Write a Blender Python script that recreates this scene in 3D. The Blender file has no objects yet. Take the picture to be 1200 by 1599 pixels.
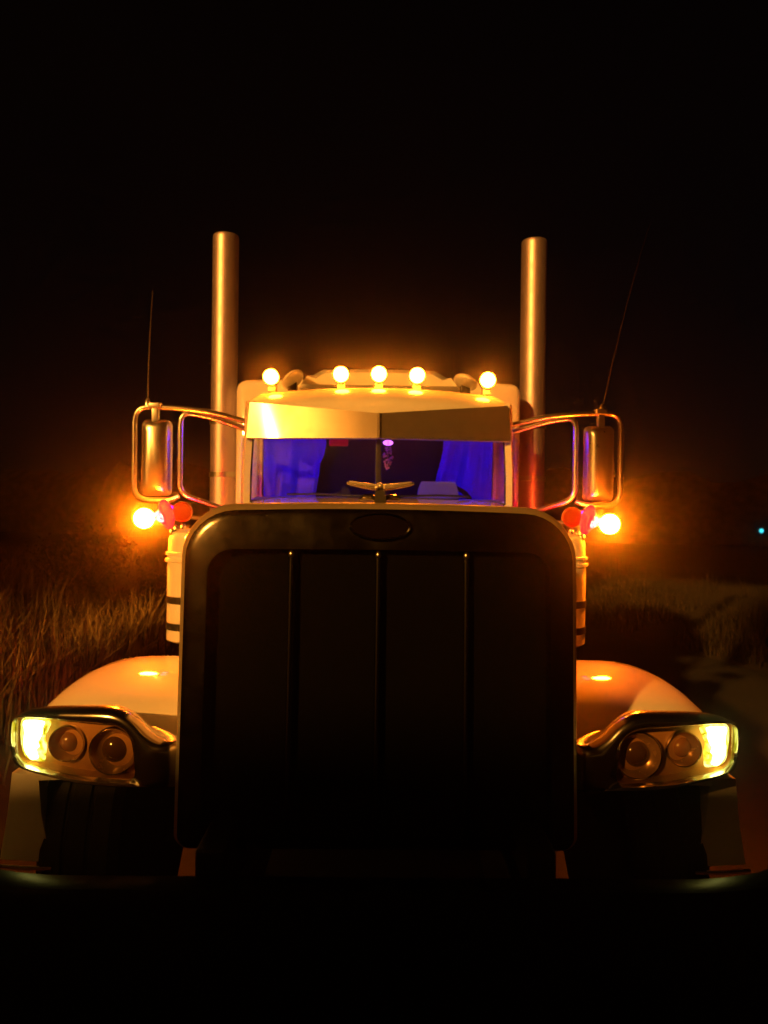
import bpy, bmesh, math, random
from mathutils import Vector, Matrix, noise as mnoise

random.seed(7)
S = bpy.context.scene
C = S.collection
R = math.radians
PI = math.pi

# ------------------------------------------------------------------ camera
EYE = 1.78                       # eye height of the photographer, metres
FPX = 1120.0                     # focal length in pixels of the 1200 px wide photograph
ROLL, YAW, CX = 0.0128, 0.012, -0.014
cam_d = bpy.data.cameras.new('camera')
cam = bpy.data.objects.new('camera', cam_d)
C.objects.link(cam)
cam_d.sensor_fit = 'HORIZONTAL'
cam_d.sensor_width = 36.0
cam_d.lens = FPX / 1200.0 * 36.0
cam_d.clip_start = 0.05
cam_d.clip_end = 900.0
cam.matrix_world = (Matrix.Translation((CX, 0, EYE)) @ Matrix.Rotation(-YAW, 4, 'Z')
                    @ Matrix.Rotation(R(90), 4, 'X') @ Matrix.Rotation(ROLL, 4, 'Z'))
cam_d.dof.use_dof = True
cam_d.dof.focus_distance = 2.5
cam_d.dof.aperture_fstop = 4.0
S.camera = cam

# ------------------------------------------------------------------ night sky and the one distant light
SUN_AZ, SUN_EL = 35.0, 20.0      # degrees to the left of the truck's nose, degrees above the ground
w = bpy.data.worlds.new('World')
S.world = w
w.use_nodes = True
nt = w.node_tree
sky = nt.nodes.new('ShaderNodeTexSky')
sky.sky_type = 'NISHITA'
sky.sun_disc = False
sky.sun_elevation = R(SUN_EL)
sky.sun_rotation = R(180 + SUN_AZ)
bg = nt.nodes['Background']
bg.inputs['Strength'].default_value = 0.00006
nt.links.new(sky.outputs['Color'], bg.inputs['Color'])

sd = bpy.data.lights.new('sun', 'SUN')
sd.energy = 1.75
sd.angle = R(1.5)
sd.color = (1.0, 0.38, 0.045)
sun = bpy.data.objects.new('sun', sd)
C.objects.link(sun)
az, el = R(SUN_AZ), R(SUN_EL)
to_sun = Vector((-math.sin(az) * math.cos(el), -math.cos(az) * math.cos(el), math.sin(el)))
sun.rotation_euler = to_sun.to_track_quat('Z', 'Y').to_euler()
sun.location = to_sun * 30

S.view_settings.view_transform = 'Standard'
S.view_settings.look = 'None'
S.view_settings.gamma = 1.0
S.view_settings.use_curve_mapping = False
S.view_settings.exposure = 1.5
S.render.engine = 'CYCLES'
cy = S.cycles
cy.use_denoising = True
cy.max_bounces = 8
cy.transparent_max_bounces = 12
cy.volume_bounces = 0
cy.sample_clamp_indirect = 4.0
cy.caustics_reflective = False
cy.caustics_refractive = False

# ------------------------------------------------------------------ materials
def newmat(name):
    m = bpy.data.materials.new(name)
    m.use_nodes = True
    return m, m.node_tree, m.node_tree.nodes['Principled BSDF']

def mat(name, col, rough=0.5, metal=0.0, coat=0.0, dirt=0.0, dscale=6.0, rvar=0.0, bump=0.0, bscale=80.0,
        dirtcol=None, spec=0.5):
    m, t, b = newmat(name)
    b.inputs['Base Color'].default_value = (*col, 1)
    b.inputs['Roughness'].default_value = rough
    b.inputs['Metallic'].default_value = metal
    b.inputs['Coat Weight'].default_value = coat
    b.inputs['Coat Roughness'].default_value = 0.06
    b.inputs['Specular IOR Level'].default_value = spec
    tc = t.nodes.new('ShaderNodeTexCoord')
    if dirt or rvar:
        n = t.nodes.new('ShaderNodeTexNoise')
        n.inputs['Scale'].default_value = dscale
        n.inputs['Detail'].default_value = 8
        n.inputs['Roughness'].default_value = 0.62
        t.links.new(tc.outputs['Object'], n.inputs['Vector'])
    if dirt:
        mx = t.nodes.new('ShaderNodeMix'); mx.data_type = 'RGBA'
        mr = t.nodes.new('ShaderNodeMapRange')
        mr.inputs[1].default_value = 0.42; mr.inputs[2].default_value = 0.72
        mr.inputs[3].default_value = 0.0; mr.inputs[4].default_value = dirt
        t.links.new(n.outputs['Fac'], mr.inputs[0])
        t.links.new(mr.outputs[0], mx.inputs['Factor'])
        mx.inputs['A'].default_value = (*col, 1)
        dc = dirtcol or tuple(c * 0.45 for c in col)
        mx.inputs['B'].default_value = (*dc, 1)
        t.links.new(mx.outputs['Result'], b.inputs['Base Color'])
    if rvar:
        mr2 = t.nodes.new('ShaderNodeMapRange')
        mr2.inputs[1].default_value = 0.3; mr2.inputs[2].default_value = 0.75
        mr2.inputs[3].default_value = max(0.02, rough - rvar); mr2.inputs[4].default_value = rough + rvar
        t.links.new(n.outputs['Fac'], mr2.inputs[0])
        t.links.new(mr2.outputs[0], b.inputs['Roughness'])
    if bump:
        n2 = t.nodes.new('ShaderNodeTexNoise')
        n2.inputs['Scale'].default_value = bscale
        n2.inputs['Detail'].default_value = 6
        t.links.new(tc.outputs['Object'], n2.inputs['Vector'])
        bp = t.nodes.new('ShaderNodeBump')
        bp.inputs['Strength'].default_value = bump
        bp.inputs['Distance'].default_value = 0.01
        t.links.new(n2.outputs['Fac'], bp.inputs['Height'])
        t.links.new(bp.outputs['Normal'], b.inputs['Normal'])
    return m

def emit(name, col, strength, base=(0.6, 0.6, 0.6)):
    m, t, b = newmat(name)
    b.inputs['Base Color'].default_value = (*base, 1)
    b.inputs['Emission Color'].default_value = (*col, 1)
    b.inputs['Emission Strength'].default_value = strength
    b.inputs['Roughness'].default_value = 0.25
    return m

def glass(name, tint=(1, 1, 1), ior=1.45, rough=0.02):
    m = bpy.data.materials.new(name); m.use_nodes = True
    t = m.node_tree; t.nodes.clear()
    o = t.nodes.new('ShaderNodeOutputMaterial')
    mx = t.nodes.new('ShaderNodeMixShader')
    lw = t.nodes.new('ShaderNodeLayerWeight'); lw.inputs['Blend'].default_value = 0.5
    pw = t.nodes.new('ShaderNodeMath'); pw.operation = 'POWER'; pw.inputs[1].default_value = 4.0
    t.links.new(lw.outputs['Facing'], pw.inputs[0])
    fr = t.nodes.new('ShaderNodeMath'); fr.operation = 'MULTIPLY_ADD'; fr.inputs[1].default_value = 0.85; fr.inputs[2].default_value = ((ior - 1) / (ior + 1)) ** 2
    t.links.new(pw.outputs[0], fr.inputs[0])
    tr = t.nodes.new('ShaderNodeBsdfTransparent'); tr.inputs['Color'].default_value = (*tint, 1)
    gl = t.nodes.new('ShaderNodeBsdfGlossy'); gl.inputs['Roughness'].default_value = rough
    t.links.new(fr.outputs[0], mx.inputs[0]); t.links.new(tr.outputs[0], mx.inputs[1])
    t.links.new(gl.outputs[0], mx.inputs[2]); t.links.new(mx.outputs[0], o.inputs['Surface'])
    return m

M = {}
M['paint'] = mat('white_paint', (0.78, 0.77, 0.74), 0.5, 0, 1.0, 0.22, 3.5, 0.08, 0.0, dirtcol=(0.5, 0.42, 0.33), spec=0.05)
M['paint'].node_tree.nodes['Principled BSDF'].inputs['Coat Roughness'].default_value = 0.04
M['chrome'] = mat('chrome', (0.62, 0.61, 0.6), 0.10, 1.0, rvar=0.05, dscale=9)
M['satin'] = mat('satin_steel', (0.6, 0.58, 0.56), 0.3, 1.0, rvar=0.03, dscale=3)
M['shell'] = mat('grille_steel', (0.10, 0.095, 0.09), 0.2, 1.0, rvar=0.06, dscale=12, bump=0.02, bscale=220)
M['visor'] = mat('visor_steel', (0.43, 0.35, 0.27), 0.42, 0.9, 1.0, 0.35, 5, 0.05, dirtcol=(0.28, 0.21, 0.14))
M['visor'].node_tree.nodes['Principled BSDF'].inputs['Coat Roughness'].default_value = 0.1
M['stack'] = mat('stack_steel', (0.60, 0.47, 0.56), 0.47, 0.85, rvar=0.06, dscale=14)
M['ornament'] = mat('ornament_chrome', (0.88, 0.8, 0.66), 0.2, 0.6)
M['bar'] = mat('bar_steel', (0.12, 0.115, 0.11), 0.22, 1.0)
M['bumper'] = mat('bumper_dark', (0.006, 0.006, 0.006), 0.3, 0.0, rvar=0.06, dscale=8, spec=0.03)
M['podchrome'] = mat('headlight_chrome', (0.55, 0.53, 0.5), 0.2, 1.0, rvar=0.05, dscale=8)
M['badge'] = mat('badge_enamel', (0.004, 0.002, 0.002), 0.5, spec=0.03)
M['rim'] = mat('rim_steel', (0.48, 0.39, 0.27), 0.45, 0.6, rvar=0.08, dscale=20, bump=0.05, bscale=300)
M['dark'] = mat('dark_metal', (0.02, 0.02, 0.02), 0.45, 0.3)
M['rubber'] = mat('rubber', (0.012, 0.012, 0.012), 0.8, bump=0.2, bscale=60)
M['band'] = mat('band_steel', (0.06, 0.055, 0.05), 0.35, 0.6)
M['glass'] = glass('windscreen_glass', (0.94, 0.94, 0.96), 1.35)
M['cover'] = glass('headlight_cover_glass', (0.97, 0.95, 0.92), 1.42, 0.03)
M['cavity'] = mat('lamp_reflector', (0.55, 0.27, 0.09), 0.4, 0.2, rvar=0.1, dscale=18)
M['bowl'] = mat('lamp_bowl', (0.5, 0.28, 0.12), 0.25, 0.5, rvar=0.05, dscale=30)
M['lensglass'] = mat('projector_lens', (0.10, 0.045, 0.015), 0.1, 0.0, 1.0, spec=1.0)
M['amberglass'] = mat('amber_lens_glass', (0.32, 0.14, 0.04), 0.12, 0.0, 1.0)
M['amber'] = emit('amber_lit_lens', (1.0, 0.19, 0.006), 90.0)
M['amber_side'] = emit('amber_side_lit_lens', (1.0, 0.15, 0.003), 640.0)
M['redlens'] = emit('red_lit_lens', (1.0, 0.0, 0.012), 1.0, (0.1, 0.0, 0.0))
M['redlens'].node_tree.nodes['Principled BSDF'].inputs['Specular IOR Level'].default_value = 0.05
m, t, b = newmat('red_lamp_core')
n = t.nodes.new('ShaderNodeTexNoise'); n.inputs['Scale'].default_value = 45
tc = t.nodes.new('ShaderNodeTexCoord'); t.links.new(tc.outputs['Object'], n.inputs['Vector'])
rp = t.nodes.new('ShaderNodeValToRGB')
rp.color_ramp.elements[0].position = 0.4; rp.color_ramp.elements[0].color = (0.9, 0.0, 0.06, 1)
rp.color_ramp.elements[1].position = 0.58; rp.color_ramp.elements[1].color = (1.0, 0.35, 0.6, 1)
t.links.new(n.outputs['Fac'], rp.inputs[0]); t.links.new(rp.outputs[0], b.inputs['Emission Color'])
b.inputs['Emission Strength'].default_value = 0.9
b.inputs['Base Color'].default_value = (0.5, 0.02, 0.05, 1)
M['redcore'] = m
M['redrear'] = emit('red_rear_lit_lens', (1.0, 0.0, 0.02), 70.0, (0.3, 0.0, 0.0))
M['orangelens'] = emit('orange_lens', (1.0, 0.04, 0.0), 0.05, (0.25, 0.012, 0.003))
M['blue'] = emit('blue_led', (0.07, 0.0005, 1.0), 28.0)
M['violet'] = emit('violet_led', (0.55, 0.1, 0.9), 1.3)
M['redled'] = emit('red_led', (1.0, 0.01, 0.05), 0.05, (0.3, 0.02, 0.02))
M['cloth'] = mat('curtain_cloth', (0.05, 0.02, 0.6), 0.9, dirt=0.3, dscale=10, bump=0.3, bscale=50)
M['vinyl'] = mat('black_vinyl', (0.004, 0.004, 0.004), 0.8)
M['dash'] = mat('dash_plastic', (0.12, 0.12, 0.14), 0.35, bump=0.15, bscale=200)
M['paper'] = mat('blue_lit_card', (0.06, 0.05, 0.85), 0.7)  # the cab's blue light is put into this card colour
M['bead'] = mat('beads', (0.5, 0.2, 0.5), 0.15, 0.3)
M['asphalt'] = mat('asphalt', (0.024, 0.023, 0.022), 0.9, dirt=0.6, dscale=1.5, bump=0.6, bscale=120)
M['soil'] = mat('verge_soil', (0.035, 0.026, 0.016), 0.95, dirt=0.7, dscale=2, bump=0.7, bscale=30)
M['lamppost'] = mat('grey_post', (0.2, 0.2, 0.2), 0.5, 0.5)
M['teal'] = emit('teal_lit_lens', (0.03, 0.5, 0.6), 1.0)
M['bark'] = mat('bark', (0.06, 0.045, 0.03), 0.9, bump=0.4, bscale=40)

# turn signal: a prismatic lit lens, uneven through its own ribs and prisms
m, t, b = newmat('turn_signal_lit_lens')
n = t.nodes.new('ShaderNodeTexNoise'); n.inputs['Scale'].default_value = 34; n.inputs['Detail'].default_value = 5
n.inputs['Distortion'].default_value = 1.2
tc = t.nodes.new('ShaderNodeTexCoord'); t.links.new(tc.outputs['Object'], n.inputs['Vector'])
rp = t.nodes.new('ShaderNodeValToRGB')
rp.color_ramp.elements[0].position = 0.36; rp.color_ramp.elements[0].color = (0.10, 0.11, 0.0, 1)
rp.color_ramp.elements[1].position = 0.6; rp.color_ramp.elements[1].color = (0.75, 0.8, 0.2, 1)
e = rp.color_ramp.elements.new(0.45); e.color = (0.34, 0.36, 0.01, 1)
t.links.new(n.outputs['Fac'], rp.inputs[0])
t.links.new(rp.outputs[0], b.inputs['Emission Color'])
b.inputs['Emission Strength'].default_value = 1.1
b.inputs['Base Color'].default_value = (0.6, 0.5, 0.1, 1)
b.inputs['Roughness'].default_value = 0.2
M['turn'] = m
M['turncore'] = emit('turn_bulb', (0.9, 0.85, 0.2), 5.0)

# punched grille mesh: fine relief
m, t, b = newmat('grille_mesh_steel')
b.inputs['Base Color'].default_value = (0.002, 0.002, 0.002, 1)
b.inputs['Metallic'].default_value = 0.0
b.inputs['Roughness'].default_value = 0.5
b.inputs['Specular IOR Level'].default_value = 0.03
tc = t.nodes.new('ShaderNodeTexCoord')
vo = t.nodes.new('ShaderNodeTexVoronoi'); vo.inputs['Scale'].default_value = 240
t.links.new(tc.outputs['Object'], vo.inputs['Vector'])
bp = t.nodes.new('ShaderNodeBump'); bp.inputs['Strength'].default_value = 0.2; bp.inputs['Distance'].default_value = 0.002
t.links.new(vo.outputs['Distance'], bp.inputs['Height']); t.links.new(bp.outputs['Normal'], b.inputs['Normal'])
M['mesh'] = m

def leafmat(name, c1, c2):
    m, t, b = newmat(name)
    oi = t.nodes.new('ShaderNodeTexCoord')
    n = t.nodes.new('ShaderNodeTexNoise'); n.inputs['Scale'].default_value = 2.2; n.inputs['Detail'].default_value = 6
    t.links.new(oi.outputs['Object'], n.inputs['Vector'])
    r = t.nodes.new('ShaderNodeValToRGB')
    r.color_ramp.elements[0].position = 0.35; r.color_ramp.elements[0].color = (*c1, 1)
    r.color_ramp.elements[1].position = 0.66; r.color_ramp.elements[1].color = (*c2, 1)
    t.links.new(n.outputs['Fac'], r.inputs[0]); t.links.new(r.outputs[0], b.inputs['Base Color'])
    b.inputs['Roughness'].default_value = 0.8
    return m
M['drygrass'] = leafmat('dry_grass', (0.06, 0.04, 0.015), (0.32, 0.2, 0.07))
M['unlitgrass'] = leafmat('unlit_grass', (0.014, 0.012, 0.005), (0.05, 0.035, 0.012))  # darker grass colour, with the falloff of the light put in
M['leaf'] = leafmat('shrub_leaves', (0.04, 0.04, 0.014), (0.2, 0.13, 0.05))

# ------------------------------------------------------------------ mesh helpers
class MB:
    """Collects verts and faces; build() links them as one mesh object."""
    def __init__(s): s.v = []; s.f = []
    def add(s, vs, fs):
        o = len(s.v); s.v += [tuple(p) for p in vs]; s.f += [tuple(i + o for i in q) for q in fs]; return s
    def box(s, x0, x1, y0, y1, z0, z1, bev=0.0):
        if bev <= 0:
            vs = [(x, y, z) for z in (z0, z1) for y in (y0, y1) for x in (x0, x1)]
            return s.add(vs, [(0, 2, 3, 1), (4, 5, 7, 6), (0, 1, 5, 4), (2, 6, 7, 3), (0, 4, 6, 2), (1, 3, 7, 5)])
        bm = bmesh.new(); bmesh.ops.create_cube(bm, size=1)
        for v in bm.verts:
            v.co = Vector(((x0 + x1) / 2 + v.co.x * (x1 - x0), (y0 + y1) / 2 + v.co.y * (y1 - y0), (z0 + z1) / 2 + v.co.z * (z1 - z0)))
        bmesh.ops.bevel(bm, geom=list(bm.edges), offset=bev, segments=3, profile=0.6, affect='EDGES')
        bm.verts.index_update()
        s.add([v.co[:] for v in bm.verts], [[v.index for v in f.verts] for f in bm.faces]); bm.free(); return s
    def loft(s, rings, closed=True, cap0=False, cap1=False):
        n = len(rings[0]); o = len(s.v)
        for r in rings: s.v += [tuple(p) for p in r]
        for i in range(len(rings) - 1):
            for j in range(n if closed else n - 1):
                k = (j + 1) % n
                s.f.append((o + i * n + j, o + i * n + k, o + (i + 1) * n + k, o + (i + 1) * n + j))
        if cap0: s.f.append(tuple(o + j for j in range(n))[::-1])
        if cap1: s.f.append(tuple(o + (len(rings) - 1) * n + j for j in range(n)))
        return s
    def tube(s, path, r, seg=10, cap=True):
        P = [Vector(p) for p in path]; rings = []; up = Vector((0.13, 0.31, 0.94)).normalized()
        rr_ = r if isinstance(r, (list, tuple)) else [r] * len(P)
        for i, p in enumerate(P):
            d = (P[min(i + 1, len(P) - 1)] - P[max(i - 1, 0)]).normalized()
            a = d.cross(up)
            if a.length < 0.05: a = d.cross(Vector((1, 0, 0)))
            a.normalize(); b_ = d.cross(a)
            rings.append([p + (a * math.cos(2 * PI * k / seg) + b_ * math.sin(2 * PI * k / seg)) * rr_[i] for k in range(seg)])
        return s.loft(rings, True, cap, cap)
    def lathe(s, prof, loc, axis='Z', seg=28, cap=True):
        rings = []
        for (r, h) in prof:
            ring = []
            for k in range(seg):
                a = 2 * PI * k / seg; c, q = max(r, 1e-4) * math.cos(a), max(r, 1e-4) * math.sin(a)
                p = {'Z': (c, q, h), 'Y': (c, h, q), 'X': (h, c, q)}[axis]
                ring.append((p[0] + loc[0], p[1] + loc[1], p[2] + loc[2]))
            rings.append(ring)
        return s.loft(rings, True, cap, cap)
    def ball(s, loc, rx, ry=None, rz=None, seg=20, rot=None):
        ry = ry or rx; rz = rz or rx
        rings = []
        for i in range(13):
            a = -PI / 2 + PI * i / 12
            ring = []
            for k in range(seg):
                t_ = 2 * PI * k / seg
                v = Vector((rx * max(math.cos(a), 1e-3) * math.cos(t_), ry * max(math.cos(a), 1e-3) * math.sin(t_), rz * math.sin(a)))
                if rot: v = rot @ v
                ring.append(v + Vector(loc))
            rings.append(ring)
        return s.loft(rings, True, True, True)
    def build(s, name, material, parent=None, smooth=True, angle=38, loc=(0, 0, 0), fix=True):
        me = bpy.data.meshes.new(name)
        me.from_pydata(s.v, [], s.f)
        if fix:
            bm = bmesh.new(); bm.from_mesh(me)
            bmesh.ops.recalc_face_normals(bm, faces=list(bm.faces))
            if smooth:
                for f in bm.faces: f.smooth = True
                for e_ in bm.edges:
                    if len(e_.link_faces) == 2 and e_.calc_face_angle(0) > R(angle): e_.smooth = False
            bm.to_mesh(me); bm.free()
        me.materials.append(material)
        o = bpy.data.objects.new(name, me); C.objects.link(o)
        if parent is not None:
            o.parent = parent
            if parent.type == 'EMPTY': o.location = -Vector(parent.location) + Vector(loc)
        else: o.location = loc
        return o

def tag(o, label=None, cat=None, group=None, kind=None):
    if label: o['label'] = label
    if cat: o['category'] = cat
    if group: o['group'] = group
    if kind: o['kind'] = kind
    return o

def thing(name, loc, label, cat, group=None):
    o = bpy.data.objects.new(name, None); C.objects.link(o); o.location = loc
    o.empty_display_size = 0.3
    return tag(o, label, cat, group)

def at(px, py, d):
    """A measured point of the photograph at depth d, in metres."""
    u, v = px - 600, py - 799.5
    c, s_ = math.cos(ROLL), math.sin(ROLL)
    return Vector((CX + ((u * c + v * s_) / FPX + YAW) * d, d, EYE - (-u * s_ + v * c) / FPX * d))

def rrect(hw, zt, zb, rt, rb, crown=0.0, taper=0.0, k=8, m_=14):
    """Closed rounded outline (x, z): crowned top, optional wider foot."""
    pts = []
    def arc(cx, cz, r, a0, a1):
        for i in range(k + 1):
            a = a0 + (a1 - a0) * i / k
            pts.append((cx + r * math.cos(a), cz + r * math.sin(a)))
    def seg(p, q, n_):
        for i in range(1, n_): pts.append((p[0] + (q[0] - p[0]) * i / n_, p[1] + (q[1] - p[1]) * i / n_))
    arc(hw - rt, zt - rt, rt, 0, PI / 2)
    seg((hw - rt, zt), (-hw + rt, zt), m_)
    arc(-hw + rt, zt - rt, rt, PI / 2, PI)
    seg((-hw, zt - rt), (-hw, zb + rb), 6)
    arc(-hw + rb, zb + rb, rb, PI, 1.5 * PI)
    seg((-hw + rb, zb), (hw - rb, zb), m_)
    arc(hw - rb, zb + rb, rb, 1.5 * PI, 2 * PI)
    seg((hw, zb + rb), (hw, zt - rt), 6)
    out = []
    for x, z in pts:
        f = (zt - z) / (zt - zb)
        out.append((x * (1 + taper * f), z + crown * (1 - (x / hw) ** 2) * max(0, 1 - 2 * f) - crown * max(0, 1 - 2 * f)))
    return out

def ring(pts, y): return [(x, y, z) for x, z in pts]

def arcpath(pts, rad, n_=6):
    """Polyline with rounded corners."""
    P = [Vector(p) for p in pts]; out = [P[0]]
    for i in range(1, len(P) - 1):
        a, b_, c = P[i - 1], P[i], P[i + 1]
        d1 = (a - b_); d2 = (c - b_)
        r1 = min(rad, d1.length * 0.45); r2 = min(rad, d2.length * 0.45)
        p, q = b_ + d1.normalized() * r1, b_ + d2.normalized() * r2
        for j in range(n_ + 1):
            t_ = j / n_
            out.append(p * (1 - t_) ** 2 + b_ * 2 * t_ * (1 - t_) + q * t_ ** 2)
    out.append(P[-1]); return out

# ------------------------------------------------------------------ the setting
def sheet(name, x0, x1, y0, y1, nx, ny, zf, material):
    mb = MB()
    vs = [(x0 + (x1 - x0) * i / nx, y0 + (y1 - y0) * j / ny, 0) for j in range(ny + 1) for i in range(nx + 1)]
    vs = [(x, y, zf(x, y)) for x, y, _ in vs]
    fs = [(j * (nx + 1) + i, j * (nx + 1) + i + 1, (j + 1) * (nx + 1) + i + 1, (j + 1) * (nx + 1) + i) for j in range(ny) for i in range(nx)]
    mb.add(vs, fs)
    return mb.build(name, material)

tag(sheet('ground', -300, 300, -200, 500, 2, 2, lambda x, y: -0.30, M['soil']), kind='structure')
def road_bend(y): return 0.06 * min(0, y + 2) ** 2
def left_edge(y): return -2.15 - 0.012 * y + road_bend(y)
def right_edge(y): return 3.35 + (11.4 - y) * 0.33 + road_bend(y) if y < 11.4 else 3.35 - (y - 11.4) * 0.22
mb = MB()
ys = [-14 + i * 1.0 for i in range(60)]
mb.loft([[(left_edge(y), y, 0.0) for y in ys], [(right_edge(y), y, 0.0) for y in ys]], closed=False)
tag(mb.build('road', M['asphalt']), kind='structure')
def verge_z(x, y):
    d = left_edge(y) - x
    return 0.004 + min(0.35, max(0, d) * 0.10) + 0.05 * mnoise.noise(Vector((x * 0.8, y * 0.8, 0))) * min(1, max(0, d))
mb = MB()
cols = []
for i in range(25):
    dx = 24 * (i / 24) ** 2
    cols.append([(left_edge(y) - dx, y, verge_z(left_edge(y) - dx, y) - (0.32 if i == 24 else 0)) for y in ys])
mb.loft(cols, closed=False)
tag(mb.build('left_verge', M['soil']), kind='structure')
def rverge_z(x, y):
    d = x - right_edge(y)
    return 0.004 + min(0.25, max(0, d) * 0.08) + 0.05 * mnoise.noise(Vector((x * 0.7, y * 0.7, 5))) * min(1, max(0, d))
mb = MB(); cols = []
for i in range(25):
    dx = 24 * (i / 24) ** 2
    cols.append([(right_edge(y) + dx, y, rverge_z(right_edge(y) + dx, y) - (0.32 if i == 24 else 0)) for y in ys])
mb.loft(cols, closed=False)
tag(mb.build('right_verge', M['soil']), kind='structure')

# ------------------------------------------------------------------ the truck
truck = thing('semi_truck', (0, 3.9, 0), 'white long nosed semi truck with tall chrome exhausts and lit amber lamps', 'truck')

# hood
mb = MB()
st = [(2.125, .565, 1.797, .86, .135), (2.4, .57, 1.812, .88, .14), (2.9, .60, 1.832, .92, .15), (3.5, .65, 1.848, .98, .16), (4.2, .73, 1.858, 1.05, .17)]
mb.loft([ring(rrect(hw, zt, zb, r, .03, .012, .02), y) for y, hw, zt, zb, r in st], True, True, True)
hood = mb.build('hood', M['paint'], truck)
mb = MB()     # centre hinge strip along the hood and the two hinge ends by the ornament
mb.box(-.012, .012, 2.3, 4.0, 1.812, 1.838, .004)
mb.build('hood_hinge', M['satin'], hood)
for s in (-1, 1):
    MB().tube([(s * .016, 2.2, 1.822), (s * .03, 2.19, 1.826), (s * .05, 2.19, 1.824), (s * .06, 2.2, 1.818)], [.008, .009, .008, .005]).build('latch', M['chrome'], hood)

# grille
mb = MB()
def shell_ring(inset, y): return ring(rrect(.574 - inset, 1.807 - inset, .80 + inset * .5, .15 - inset * .75, .04, .014, .03), y)
inner = rrect(.49, 1.672, .835, .07, .03, .004, .03)
roll = [shell_ring(0.004, 2.19), shell_ring(0, 2.14), shell_ring(0, 2.10), shell_ring(.004, 2.083), shell_ring(.010, 2.070), shell_ring(.019, 2.060)]
rings = [shell_ring(.019, 2.060), shell_ring(.029, 2.054), shell_ring(.042, 2.05), ring(inner, 2.045), ring([(x * .992, z) for x, z in inner], 2.049), ring([(x * .985, z) for x, z in inner], 2.085)]
mb.loft(rings)
grille = mb.build('grille', M['shell'], truck, angle=50)
MB().loft(roll).build('rim', M['rim'], grille, angle=60)
mb = MB(); mb.loft([ring([(x * .99, z) for x, z in inner], 2.084), ring([(x * .99, z) for x, z in inner], 2.10)], True, True, True)
mb.build('grille_mesh', M['mesh'], grille)
for x in (-.253, -.004, .249):
    mb = MB()
    mb.tube([(x, 2.062, 1.655), (x * 1.005, 2.06, 1.5), (x * 1.025, 2.06, .84)], [.0085, .0085, .0085], 12)
    mb.build('grille_bar', M['bar'], grille)
    MB().ball((x, 2.058, 1.656), .0085, .0085, .011).build('bar_tip', M['satin'], grille)  # steel brighter than the bar puts a highlight at its top
# oval nose badge, seen dark
def oval(rx, rz, y, zc, n_=40): return [(rx * math.cos(2 * PI * k / n_), y, zc + rz * math.sin(2 * PI * k / n_)) for k in range(n_)]
mb = MB(); mb.loft([oval(.088, .040, 2.052, 1.738), oval(.088, .040, 2.036, 1.738), oval(.085, .037, 2.033, 1.738), oval(.081, .034, 2.035, 1.738)], True, True, False)
badge = mb.build('badge', M['chrome'], grille)
mb = MB(); mb.loft([oval(.081, .034, 2.040, 1.738), oval(.080, .033, 2.0355, 1.738)], True, False, True)
mb.build('badge_face', M['badge'], grille)

# hood ornament: a stem with two raised wings
mb = MB()
mb.loft([[(x * k_ , 2.135 + y_ * k_, z) for x, y_ in ((.019, -.012), (.019, .07), (-.019, .07), (-.019, -.012))] for z, k_ in ((1.775, 1.15), (1.80, 1.0), (1.835, .8), (1.852, .55))], True, True, True)
orn = mb.build('hood_ornament', M['band'], truck, angle=25)  # the stem's shade is put in by its dark steel
for s in (-1, 1):
    mb = MB()
    mb.loft([[(s * x, 2.135 + dy, z + dz) for dy, dz in ((-w_, 0), (-w_ * .5, th), (w_ * .6, th), (w_, 0), (w_ * .6, -th), (-w_ * .5, -th))]
             for x, z, w_, th in ((.008, 1.849, .02, .006), (.03, 1.851, .024, .0055), (.06, 1.856, .022, .005), (.088, 1.862, .016, .005), (.1, 1.865, .006, .004))], True, True, True)
    wing = mb.build('wing', M['ornament'], orn, angle=60)
    MB().tube([(s * .01, 2.118, 1.858), (s * .05, 2.116, 1.862), (s * .092, 2.122, 1.869)], [.004, .004, .003]).build('wing_edge', M['ornament'], orn)
mb = MB(); mb.ball((0, 2.125, 1.858), .011, .02, .009); mb.ball((-.012, 2.12, 1.853), .006); mb.ball((.012, 2.12, 1.855), .006)
mb.build('head', M['ornament'], orn)

# bumper: deep chrome slab in front of the grille, rolled top, wrapped ends
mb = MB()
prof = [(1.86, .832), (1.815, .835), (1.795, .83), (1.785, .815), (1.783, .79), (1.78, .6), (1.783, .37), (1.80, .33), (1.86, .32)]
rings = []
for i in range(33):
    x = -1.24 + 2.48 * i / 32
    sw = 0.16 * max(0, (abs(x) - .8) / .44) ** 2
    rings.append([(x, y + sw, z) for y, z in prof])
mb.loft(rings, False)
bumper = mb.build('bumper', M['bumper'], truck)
for s in (-1, 1):
    MB().box(s * .42 - .05, s * .42 + .05, 1.87, 2.6, .55, .78, .01).build('bumper_bracket', M['dark'], bumper)

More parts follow.
